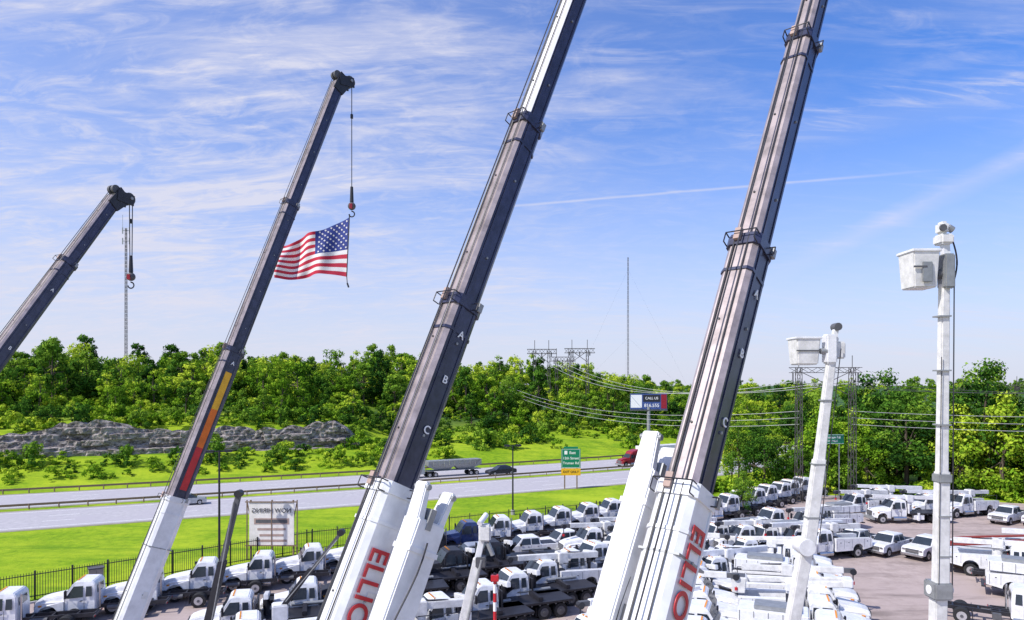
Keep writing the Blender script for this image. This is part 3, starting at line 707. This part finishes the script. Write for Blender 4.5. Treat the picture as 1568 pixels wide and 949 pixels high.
def flag(P,name):
    E=empty(name,P); W=2.6; NU,NV=76,52
    def sh(u,v):
        x=-W*u*(1-.02*v)-.1*v; top=-.95*u**.85; bot=-2.12+.02*u+.10*math.sin(u*5)
        z=top*(1-v)+bot*v+.06*math.sin(u*12+v*2)*(1-v*.5)*u**.5
        y=.24*math.sin(u*10+v*1.6)*(.3+u)+.10*math.sin(u*21-v*4)*u+ .3*u
        return Vector((x,y,z))
    vs=[sh(i/NU,j/NV) for j in range(NV+1) for i in range(NU+1)]; mb=MB()
    for j in range(NV):
        for i in range(NU):
            st=j//4; can=(j<28 and i<NU*.45)
            m=FLAGB if can else (FLAGR if st%2==0 else FLAGW)
            q=[j*(NU+1)+i,j*(NU+1)+i+1,(j+1)*(NU+1)+i+1,(j+1)*(NU+1)+i]
            mb.add([vs[k] for k in q],[(0,1,2,3)],m,False)
    for r_ in range(9):
        for c_ in range(6 if r_%2==0 else 5):
            u=(.45)*(c_+.5+(.5 if r_%2 else 0))/6.1; v=(28/52)*(r_+.75)/9.5
            c=sh(u,v); du=(sh(u+.01,v)-c).normalized(); dv=(sh(u,v+.01)-c); dv=(dv-du*dv.dot(du)).normalized(); nn=du.cross(dv)
            for sg in(1,-1):
                vv=[c+nn*(sg*.012)+ (du*math.sin(k*math.pi/5)-dv*math.cos(k*math.pi/5))*(.048 if k%2==0 else .02) for k in range(10)]
                mb.add(vv,[tuple(range(10))],FLAGW)
    mb.obj('flag_cloth',(0,0,0),0,E)
    mb=MB(); mb.cyl((0,0,.1),(-.1,0,-2.1),.02,WIRE,n=6); mb.cyl((-.1,0,-2.1),(-.08,0,-2.35),.015,WIRE); mb.cyl((-.08,0,-2.35),(-.03,0,-2.5),.03,BLACK,n=6)
    mb.obj('halyard',(0,0,0),0,E)
flag(E2.location+hk+Vector((-.08,0,-.02)),'american_flag')

# ------------------------------------------------------------------ aerial lifts raised
def aerial(name,base,truck_deg):
    E=empty(name,(base[0],base[1],0)); B=Vector((base[0],base[1],0))
    mb=MB(); truck_cab(mb,WHITE); chassis(mb,4.2)
    for s in(-1,1): mb.box(-4.2,-.1,min(s*.7,s*1.2),max(s*.7,s*1.2),1.1,1.8,WHITE,.02)
    mb.box(-4.2,-.1,-.69,.69,1.0,1.12,DKGREY); mb.cyl((-.9,0,1.1),(-.9,0,2.4),.4,WHITE,n=14); mb.box(-1.35,-.45,-.45,.45,2.3,3.2,WHITE,.06)
    d=math.radians(truck_deg)
    mb.obj('carrier_truck',(.9*math.cos(d),.9*math.sin(d),.02),d,E)
    return E,B
E,B=aerial('raised_bucket_lift',(15.0,24.2),-60)
mb=MB(); R=lambda x,y,z: Vector((x,y,z))-B
mb.beam(R(15.0,24.2,2.8),R(15.05,24.1,8.7),.42,.46,WHITE2,b=.03,side=(1,0,0))
mb.box(-.28,.38,-.45,.25,8.5,9.1,GREY,.05); mb.cyl((-.3,-.1,8.8),(.5,-.1,8.8),.16,WHITE,n=14)
mb.beam(R(15.06,24,8.9),R(15.12,24,13.0),.46,.4,WHITE2,.4,.36,b=.04,side=(1,0,0))
mb.beam(R(15.11,24,12.8),R(15.2,24,20.2),.33,.32,WHITE2,.28,.28,b=.04,side=(1,0,0))
mb.box(-.12,.34,-.45,.02,12.6,12.9,GREY,.03) 
for z in(10.,11.4,14.6,16.5,18.4): mb.box(-.1,.32,-.42,0,z,z+.05,GREY)
mb.cyl(R(15.35,23.8,9),R(15.42,23.8,20),.02,BLACK,n=6); mb.cyl(R(14.88,23.8,9),R(14.98,23.8,17),.015,BLACK,n=6)
mb.box(.05,.42,-.5,.0,19.4,20.6,GREY,.05); mb.cyl((-.1,-.2,19.9),(.5,-.2,19.9),.17,DKGREY,n=14)
mb.prism([(-.98,19.42,.42),(-1.05,20.72,.5),(-.12,20.72,.5),(-.18,19.42,.42)],WHITE2,.04)
mb.box(-1.09,-.08,-.54,.54,20.66,20.76,WHITE,.02); mb.box(-1.0,-.16,-.46,.46,20.762,20.77,DKGREY)
mb.box(-.75,-.4,-.53,-.47,19.6,20.3,GREY,.02); mb.box(-1.06,-.6,-.54,-.5,20.1,20.16,DKGREY)
mb.beam((.25,-.2,20.4),(.2,-.2,21.2),.22,.22,WHITE,side=(1,0,0)); mb.box(-.05,.42,-.45,.1,20.95,21.3,WHITE2,.06); mb.box(-.02,.3,-.4,.05,21.3,21.75,WHITE2,.09); mb.cyl((.02,-.46,21.5),(.02,-.38,21.5),.12,DKGREY,n=12); mb.cyl((.3,-.25,21.55),(.46,-.25,21.45),.12,GREY,n=10)
pv=None
for k in range(12):
    t=k/11*math.pi; q=Vector((.38+.2*math.sin(t),-.3,21.2-1.8*k/11)); 
    if pv: mb.cyl(pv,q,.03,BLACK,n=6)
    pv=q
mb.obj('articulated_boom',(0,0,0),0,E)
E,B=aerial('raised_bucket_lift',(11.0,28.3),-60)
mb=MB()
mb.beam(R(11.0,28.3,2.8),R(12.1,28.1,9.4),.5,.5,WHITE2,b=.04,side=(1,0,0)); mb.cyl(R(12.0,27.7,9.4),R(12.0,28.5,9.4),.34,WHITE,n=16)
mb.beam(R(12.12,28,9.3),R(12.6,28,13.),.5,.44,WHITE2,.46,.4,b=.04,side=(1,0,0)); mb.beam(R(12.58,28,12.8),R(13.2,28,18.),.38,.36,WHITE2,.32,.3,b=.04,side=(1,0,0))
for t in(.15,.4,.7,.9):
    q=R(12.12,28,9.3).lerp(R(13.2,28,18),t); mb.beam(q-Vector((0,0,.03)),q+Vector((0,0,.03)),.54-.15*t,.48-.12*t,GREY,side=(1,0,0))
mb.cyl(R(12.5,27.8,9.6),R(13.4,27.8,17.5),.02,BLACK,n=6)
b=R(12.1,28,17.45); mb.prism([(b.x-.42,16.85,.42),(b.x-.5,17.95,.48),(b.x+.5,17.95,.48),(b.x+.42,16.85,.42)],WHITE2,.05)
mb.box(b.x-.54,b.x+.54,-.52,.52,17.9,17.99,WHITE,.02)
mb.box(b.x-.5,b.x+.5,-.49,-.45,17.4,17.45,DKGREY)
b=R(13.15,28,17.5); mb.box(b.x-.35,b.x+.1,-.55,-.05,16.9,18.1,WHITE,.06); mb.box(b.x+.05,b.x+.5,-.4,.2,17.1,17.8,WHITE2,.05); mb.beam(R(13.2,28,17.8),R(13.3,28,18.5),.18,.2,WHITE,side=(1,0,0)); mb.cyl(R(13.3,27.8,18.4),R(13.3,28.2,18.4),.16,DKGREY,n=12)
mb.cyl(R(12.6,27.9,17.4),R(13.2,27.9,17.4),.12,GREY,n=10)
mb.obj('articulated_boom',(0,0,0),0,E)
E,B=aerial('raised_digger_derrick',(-2.9,34.),200)
mb=MB()
mb.beam(R(-2.75,34,2.9),R(-1.7,34,7.4),.46,.5,WHITE2,b=.03,side=(1,0,0)); mb.beam(R(-1.75,34,7.2),R(-1.35,34,9.0),.34,.36,WHITE,.28,.3,b=.03,side=(1,0,0))
mb.box(R(-1.65,34,0).x,R(-1.05,34,0).x,-.4,.3,8.3,9.1,WHITE2,.08); mb.cyl(R(-1.6,33.6,9.2),R(-1.3,34.3,9.5),.14,WHITE,n=10); mb.cyl(R(-1.2,33.8,8.2),R(-.95,33.8,7.6),.12,GREY,n=10)
mb.cyl(R(-2.2,33.7,4.4),R(-1.5,33.7,7.4),.08,GREY,n=8); mb.box(R(-1.8,0,0).x,R(-1.3,0,0).x,-.35,.3,7.0,7.5,DKGREY,.04)
x=R(-.85,34,0).x
for k in range(8): mb.cyl((x,-.1,3.+k*.45),(x,-.1,3.45+k*.45),.09,RED if k%2 else LETTER,n=8)
mb.cyl((x,-.1,1.2),(x,-.1,3.),.1,GREY,n=8); mb.box(x-.2,x+.2,-.3,.1,6.3,6.6,RED,.03)
mb.obj('derrick_boom',(0,0,0),0,E)
for x0,y0,x1,z1,dg in((-16.2,36,-14.4,10.3,200),(-13.6,40,-10.,7.4,200)):
    E,B=aerial('raised_digger_derrick',(x0,y0),dg); mb=MB()
    mb.beam(R(x0,y0,2.8),R((x0+x1)/2+.05,y0,(2.8+z1)/2+.2),.36,.4,BLACK,side=(1,0,0)); mb.beam(R((x0+x1)/2,y0,(2.8+z1)/2),R(x1,y0,z1),.24,.28,DKGREY,side=(1,0,0))
    mb.cyl(R(x1,y0-.2,z1),R(x1,y0+.2,z1),.2,BLACK,n=12); mb.cyl(R(x1-.2,y0-.2,z1-.4),R(x0+.4,y0-.2,3.4),.03,GREY,n=6)
    mb.obj('derrick_boom',(0,0,0),0,E)

# ------------------------------------------------------------------ street furniture, signs, pylons
def lamp(x,y,h):
    mb=MB(); mb.cyl((0,0,0),(0,0,.6),.25,ASPH,n=12); mb.cyl((0,0,.6),(0,0,h),.11,BLACK,r1=.08,n=10)
    mb.box(-.75,.75,-.04,.04,h-.1,h-.02,BLACK)
    for s in(-1,1): mb.box(s*.75-.32,s*.75+.32,-.2,.2,h-.14,h+.06,BLACK,.02); mb.box(s*.75-.22,s*.75+.22,-.15,.15,h-.155,h-.141,LETTER)
    mb.obj('street_lamp',(x,y,0),.3)
lamp(-25.6,59.7,10.3); lamp(0.1,84.5,8.6)
E=empty('highway_exit_sign',(9.1,105.5,0)); mb=MB()
for s in(-1,1): mb.beam((s*.95,.12,0),(s*.95,.12,6.1),.18,.18,WOOD,side=(1,0,0)); 
mb.box(-1.5,1.5,-.03,.03,3.25,6.2,GREENS,.01); mb.box(-1.5,1.5,-.03,.03,2.1,3.2,YELLOW,.01)
mb.box(-1.1,1.1,-.03,.03,6.22,6.55,GREENS)
for z in(3.3,6.13): mb.box(-1.38,1.38,-.04,-.031,z,z+.04,LETTER)
for x in(-1.4,1.36): mb.box(x,x+.04,-.04,-.031,3.34,6.13,LETTER)
mb.box(-1.0,-.55,-.04,-.031,5.35,5.9,LETTER)
mb.obj('panel',(0,0,0),0,E)
def uprightM(x,y,z): return Matrix(((1,0,0,x),(0,0,-1,y),(0,1,0,z),(0,0,0,1)))
for s_,z,sz in(('East',5.6,.6),('12th Street',4.75,.54),('Truman Rd',4.0,.54)): text(s_,sz,LETTER,E,uprightM(.25 if s_=='East' else 0,-.045,z),'legend')
text('EXIT ONLY',.48,BLACK,E,uprightM(0,-.045,2.65),'legend')
def gsign(name,x,y,z,w,h):
    E=empty(name,(x,y,0)); mb=MB()
    for s in(-1,1): mb.beam((s*w*.3,.1,height(x,y)-.3),(s*w*.3,.1,z+h),.14,.14,GREY,side=(1,0,0))
    mb.box(-w/2,w/2,-.03,.03,z,z+h,GREENS,.01); mb.box(-w/2+.06,w/2-.06,-.04,-.031,z+.06,z+.1,LETTER); mb.box(-w/2+.06,w/2-.06,-.04,-.031,z+h-.1,z+h-.06,LETTER)
    mb.obj('panel',(0,0,0),0,E); text('Truman Rd',h*.35,LETTER,E,uprightM(0,-.045,z+h*.68),'legend'); text('1/2 MILE',h*.3,LETTER,E,uprightM(0,-.045,z+h*.3),'legend')
gsign('highway_guide_sign',46.0,98,7.6,3.3,1.4)
E=empty('hiring_sign',(-22.0,62.5,0)); mb=MB()
mb.box(-2.05,2.05,-.03,.03,1.35,5.3,BOARD,.01)
for x in(-1.95,0,1.95): mb.beam((x,.1,0),(x,.1,5.5),.12,.14,WOOD,side=(1,0,0))
for s in(-1,1): mb.beam((s*2.3,.1,0),(s*2.3,.1,5.5),.08,.1,WOOD,side=(1,0,0)); mb.beam((s*2.3,.1,5.4),(s*1.9,.1,3.4),.07,.08,WOOD,side=(1,0,0))
for z in(1.3,5.3): mb.box(-2.4,2.4,-.1,-.04,z,z+.1,WOOD)
mb.box(-.04,.04,-.07,-.035,1.4,5.3,WOOD)
mb.box(-1.6,1.6,-.05,-.036,3.3,3.85,TAN); mb.box(-1.45,1.45,-.056,-.051,3.42,3.73,DKGREY); mb.box(-1.3,1.3,-.05,-.036,2.75,2.95,TAN); mb.box(-1.1,1.1,-.05,-.036,2.2,2.4,TAN); mb.box(-1.4,1.4,-.05,-.036,1.7,1.9,TAN)
mb.obj('board',(0,0,0),0,E)
text('NOW HIRING',.58,DKGREY,E,Matrix(((-1,0,0,0),(0,0,1,-.075),(0,1,0,4.55),(0,0,0,1))),'lettering')
mb=MB(); mb.box(-.5,.5,-.4,.4,0,1.7,simple('box_tan',(.3,.27,.24)),.04); mb.box(-.55,.55,-.45,.45,1.7,1.78,DKGREY,.02); mb.box(-.01,.01,-.41,-.4,.1,1.6,BLACK); mb.obj('utility_cabinet',(-32.6,53.5,0),.6)
g=height(32,160)
E=empty('billboard',(32,160,0)); mb=MB(); mb.cyl((0,0,g-1),(0,0,11),.4,GREY,n=12)
mb.box(-4.3,4.3,-.2,.2,10.4,14.1,simple('billboard_face',(.05,.09,.28),.5),.02); mb.box(-4.4,4.4,-.4,-.2,10.1,10.35,DKGREY); mb.box(-4.2,-1.6,-.23,-.21,10.8,13.8,LETTER); 
mb.box(2.9,4.2,-.23,-.21,10.6,13.9,MAROON); mb.box(-1.3,2.7,-.23,-.21,12.2,13.8,BLACK)
mb.obj('board',(0,0,0),0,E); text('816.555',1.1,LETTER,E,uprightM(.7,-.24,11.3),'lettering'); text('CALL US',.8,LETTER,E,uprightM(.7,-.24,13.0),'lettering')
def lattice(mb,p0,p1,w0,w1,n,r,mat=GREY):
    p0=Vector(p0);p1=Vector(p1); a=(p1-p0).normalized(); u=Vector((1,0,0)) if abs(a.x)<.7 else Vector((0,0,1)); v=a.cross(u).normalized(); u=v.cross(a)
    def c(k,i):
        t=k/n; w=w0+(w1-w0)*t; s=[(-1,-1),(1,-1),(1,1),(-1,1)][i]; return p0.lerp(p1,t)+u*(s[0]*w/2)+v*(s[1]*w/2)
    for i in range(4):
        mb.cyl(c(0,i),c(n,i),r,mat,n=4,cap=False)
        for k in range(n):
            j=(i+1)%4; a_,b_=(i,j) if k%2 else (j,i)
            mb.cyl(c(k,a_),c(k+1,b_),r*.7,mat,n=4,cap=False)
PYL=simple('weathered_pylon_steel',(.11,.10,.10),.6,.3)
def hframe(name,x,y,w,h,g=0,ws=1.,lw=.8):
    mb=MB()
    for s in(-1,1): lattice(mb,(s*w/2,0,0),(s*w/2,0,h),lw*ws,lw*.8*ws,int(h/1.3/ws),.045*ws,PYL)
    lattice(mb,(-w/2-1.2*ws,0,h-.4),(w/2+1.2*ws,0,h-.4),.7*ws,.7*ws,8,.05*ws,PYL)
    for s in(-1,0,1): mb.cyl((s*w*.5+ (.8*s),0,h-.7),(s*w*.5+.8*s,0,h-2.0),.09*ws,DKGREY,n=8)
    for s in(-1,1): mb.cyl((s*w/2,0,h),(s*w/2,0,h+1.6*ws),.05*ws,PYL,n=5)
    mb.cyl((-w/2,0,h-.5),(w/2,0,h-4),.05*ws,PYL,n=5); mb.cyl((w/2,0,h-.5),(-w/2,0,h-4),.05*ws,PYL,n=5)
    mb.obj(name,(x,y,g))
hframe('transmission_tower',42.8,93.2,7.3,18.5)
for x,y,w,h in((9.5,218,4.5,20.5),(22,222,5,21.5),(17.,230,4,17)):
    g=height(x,y); hframe('transmission_tower',x,y,w,h,g-1,ws=2.0,lw=.45)
for x,y in((128,190),(138,190)): hframe('transmission_tower',x,y,5,17,height(x,y)-1,ws=1.6,lw=.5)
mb=MB()
def wire(a,b,sag,r=.035,n=16,mat=ALU):
    a=Vector(a);b=Vector(b);pv=a
    for k in range(1,n+1):
        t=k/n; q=a.lerp(b,t)-Vector((0,0,sag*4*t*(1-t))); mb.cyl(pv,q,r,mat,n=4,cap=False); pv=q
for dx,z in((-4.4,16.5),(0,16.4),(4.4,16.5)):
    wire((42.8+dx,93.2,z),(11+dx*.6,220,height(10,220)+17),5.5,.05)
    wire((42.8+dx,93.2,z),(92+dx,60,19),2.5,.035,mat=WIRE)
for k in range(3): wire((39.2,93.2,12.5-k*.9),(-4,215,17-k),4,.045); wire((46.4,93.2,12.5-k*.9),(100,80,13.-k),.8,.04)
mb.obj('power_lines')
mb=MB(); lattice(mb,(0,0,0),(0,0,104),.9,.7,60,.09,PYL)
for k in range(3):
    t=2.1*k+.3
    for z in(45,95): mb.cyl((0,0,z),(55*math.cos(t),55*math.sin(t),0),.02,WIRE,n=4)
mb.obj('radio_mast',(85,500,6))
mb=MB(); lattice(mb,(0,0,0),(0,0,62),.8,.5,40,.07,PYL)
for z in(57,61): 
    for s in(-1,1): mb.box(s*1.3-.15,s*1.3+.15,-.15,.15,z-1.2,z+1.2,GREY); 
    mb.box(-1.5,1.5,-.05,.05,z-.1,z+.1,GREY)
mb.cyl((-1.3,0,61),(-1.3,0,67),.06,GREY); mb.cyl((1.3,0,61),(1.3,0,65),.06,GREY)
mb.obj('cell_tower',(-147,260,14))

# ------------------------------------------------------------------ world
w=bpy.data.worlds.new('World'); scene.world=w; w.use_nodes=True; nt=w.node_tree; L=nt.links.new
bg=nt.nodes['Background']
SUN=Vector((-.74,-.42,.92)).normalized()
elev=math.asin(SUN.z); az=math.atan2(SUN.x,SUN.y)
sky=N(nt,'ShaderNodeTexSky'); sky.sky_type='NISHITA'; sky.sun_disc=False; sky.sun_elevation=elev; sky.sun_rotation=az; sky.air_density=1.2; sky.dust_density=.6; sky.ozone_density=2.5
tc=N(nt,'ShaderNodeTexCoord'); sx=N(nt,'ShaderNodeSeparateXYZ'); L(tc.outputs['Generated'],sx.inputs[0])
def M(op,a,b=None,c=None,clamp=False):
    n=N(nt,'ShaderNodeMath',operation=op); n.use_clamp=clamp
    for i,v in enumerate((a,b,c)):
        if v is None: continue
        if isinstance(v,(int,float)): n.inputs[i].default_value=v
        else: L(v,n.inputs[i])
    return n.outputs[0]
zz=M('ADD',M('MAXIMUM',sx.outputs[2],0),.18)
cv=N(nt,'ShaderNodeCombineXYZ'); L(M('DIVIDE',sx.outputs[0],zz),cv.inputs[0]); L(M('DIVIDE',sx.outputs[1],zz),cv.inputs[1])
def cloud(rot,scl,sc,lo,hi,dist_=.6,seed=0):
    mp=N(nt,'ShaderNodeMapping'); mp.inputs['Rotation'].default_value=(0,0,rot); mp.inputs['Scale'].default_value=scl; mp.inputs['Location'].default_value=(seed,seed*.7,0); L(cv.outputs[0],mp.inputs[0])
    n=N(nt,'ShaderNodeTexNoise'); n.inputs['Scale'].default_value=sc; n.inputs['Detail'].default_value=10; n.inputs['Roughness'].default_value=.64; n.inputs['Distortion'].default_value=dist_; L(mp.outputs[0],n.inputs['Vector'])
    mr=N(nt,'ShaderNodeMapRange'); mr.interpolation_type='SMOOTHSTEP'; mr.inputs['From Min'].default_value=lo; mr.inputs['From Max'].default_value=hi; L(n.outputs['Fac'],mr.inputs['Value']); return mr.outputs['Result']
c1=cloud(.9,(1,3.2,1),1.1,.42,.74,.8,3.1); c2=cloud(.5,(1,1.3,1),.55,.36,.66,.3,5.); c3=cloud(.8,(1.2,5,1),2.6,.45,.75,1.2,1.); c4=cloud(.2,(1,1.6,1),5.5,.42,.72,1.5,8.)
left=M('MULTIPLY_ADD',sx.outputs[0],-.9,.42,clamp=True)
cl=M('ADD',M('MULTIPLY',M('MULTIPLY',c1,c2),.6),M('MULTIPLY',c3,M('MULTIPLY_ADD',c2,.38,.08)))
cl=M('ADD',cl,M('MULTIPLY',left,M('ADD',M('MULTIPLY_ADD',c1,.4,.3),M('MULTIPLY',c4,.45))))
def trail(p,q,wd,x0,x1,s):
    n=Vector(p).cross(Vector(q)).normalized()
    vd=N(nt,'ShaderNodeVectorMath',operation='DOT_PRODUCT'); L(tc.outputs['Generated'],vd.inputs[0]); vd.inputs[1].default_value=n
    off=M('MULTIPLY_ADD',c3,wd*.5,vd.outputs['Value'])
    g=M('SUBTRACT',1,M('DIVIDE',M('ABSOLUTE',off),wd),clamp=True)
    r1=N(nt,'ShaderNodeMapRange'); r1.inputs['From Min'].default_value=x0; r1.inputs['From Max'].default_value=x0+.15; L(sx.outputs[0],r1.inputs['Value'])
    r2=N(nt,'ShaderNodeMapRange'); r2.inputs['From Min'].default_value=x1; r2.inputs['From Max'].default_value=x1-.12; L(sx.outputs[0],r2.inputs['Value'])
    return M('MULTIPLY',M('MULTIPLY',g,s),M('MULTIPLY',r1.outputs[0],r2.outputs[0]))
cl=M('ADD',cl,trail((66,1045,280),(636,1045,328),.0025,-.12,.52,.45))
cl=M('ADD',cl,M('MULTIPLY',trail((456,1045,195),(784,1045,350),.018,.3,.9,.6),M('MULTIPLY_ADD',c1,.6,.4)))
cl=M('ADD',cl,M('MULTIPLY',trail((400,1045,380),(784,1045,450),.03,.2,.9,.5),M('MULTIPLY_ADD',c3,.8,.2)))
hz=N(nt,'ShaderNodeMapRange'); hz.interpolation_type='SMOOTHSTEP'; hz.inputs['From Min'].default_value=.40; hz.inputs['From Max'].default_value=-.08; hz.inputs['To Max'].default_value=.95; L(sx.outputs[2],hz.inputs['Value'])
inv=M('SUBTRACT',1,M('MINIMUM',cl,.92))
tot=M('SUBTRACT',1,M('MULTIPLY',inv,M('SUBTRACT',1,hz.outputs[0])))
tn=N(nt,'ShaderNodeMix',data_type='RGBA',blend_type='MULTIPLY'); tn.inputs['Factor'].default_value=1; L(sky.outputs[0],tn.inputs['A']); tn.inputs['B'].default_value=(.6,1.0,1.75,1)
mx=N(nt,'ShaderNodeMix',data_type='RGBA'); L(tot,mx.inputs['Factor']); L(tn.outputs['Result'],mx.inputs['A']); mx.inputs['B'].default_value=(6.5,6.55,7.7,1)
L(mx.outputs['Result'],bg.inputs['Color']); bg.inputs['Strength'].default_value=.115
sd=bpy.data.lights.new('sun','SUN'); sd.energy=5.0; sd.angle=math.radians(.5); sd.color=(1,.955,.89)
so=bpy.data.objects.new('sun',sd); COL.objects.link(so); so.rotation_euler=(-SUN).to_track_quat('-Z','Y').to_euler(); so.location=(0,0,60)
cd=bpy.data.cameras.new('camera'); cam=bpy.data.objects.new('camera',cd); COL.objects.link(cam); cam.location=(0,0,16); cam.rotation_euler=(math.radians(90),0,0)
cd.sensor_width=36; cd.lens=24; cd.shift_y=.0737; cd.clip_start=.1; cd.clip_end=30000
scene.camera=cam
scene.view_settings.view_transform='Standard'; scene.view_settings.look='None'; scene.view_settings.exposure=0
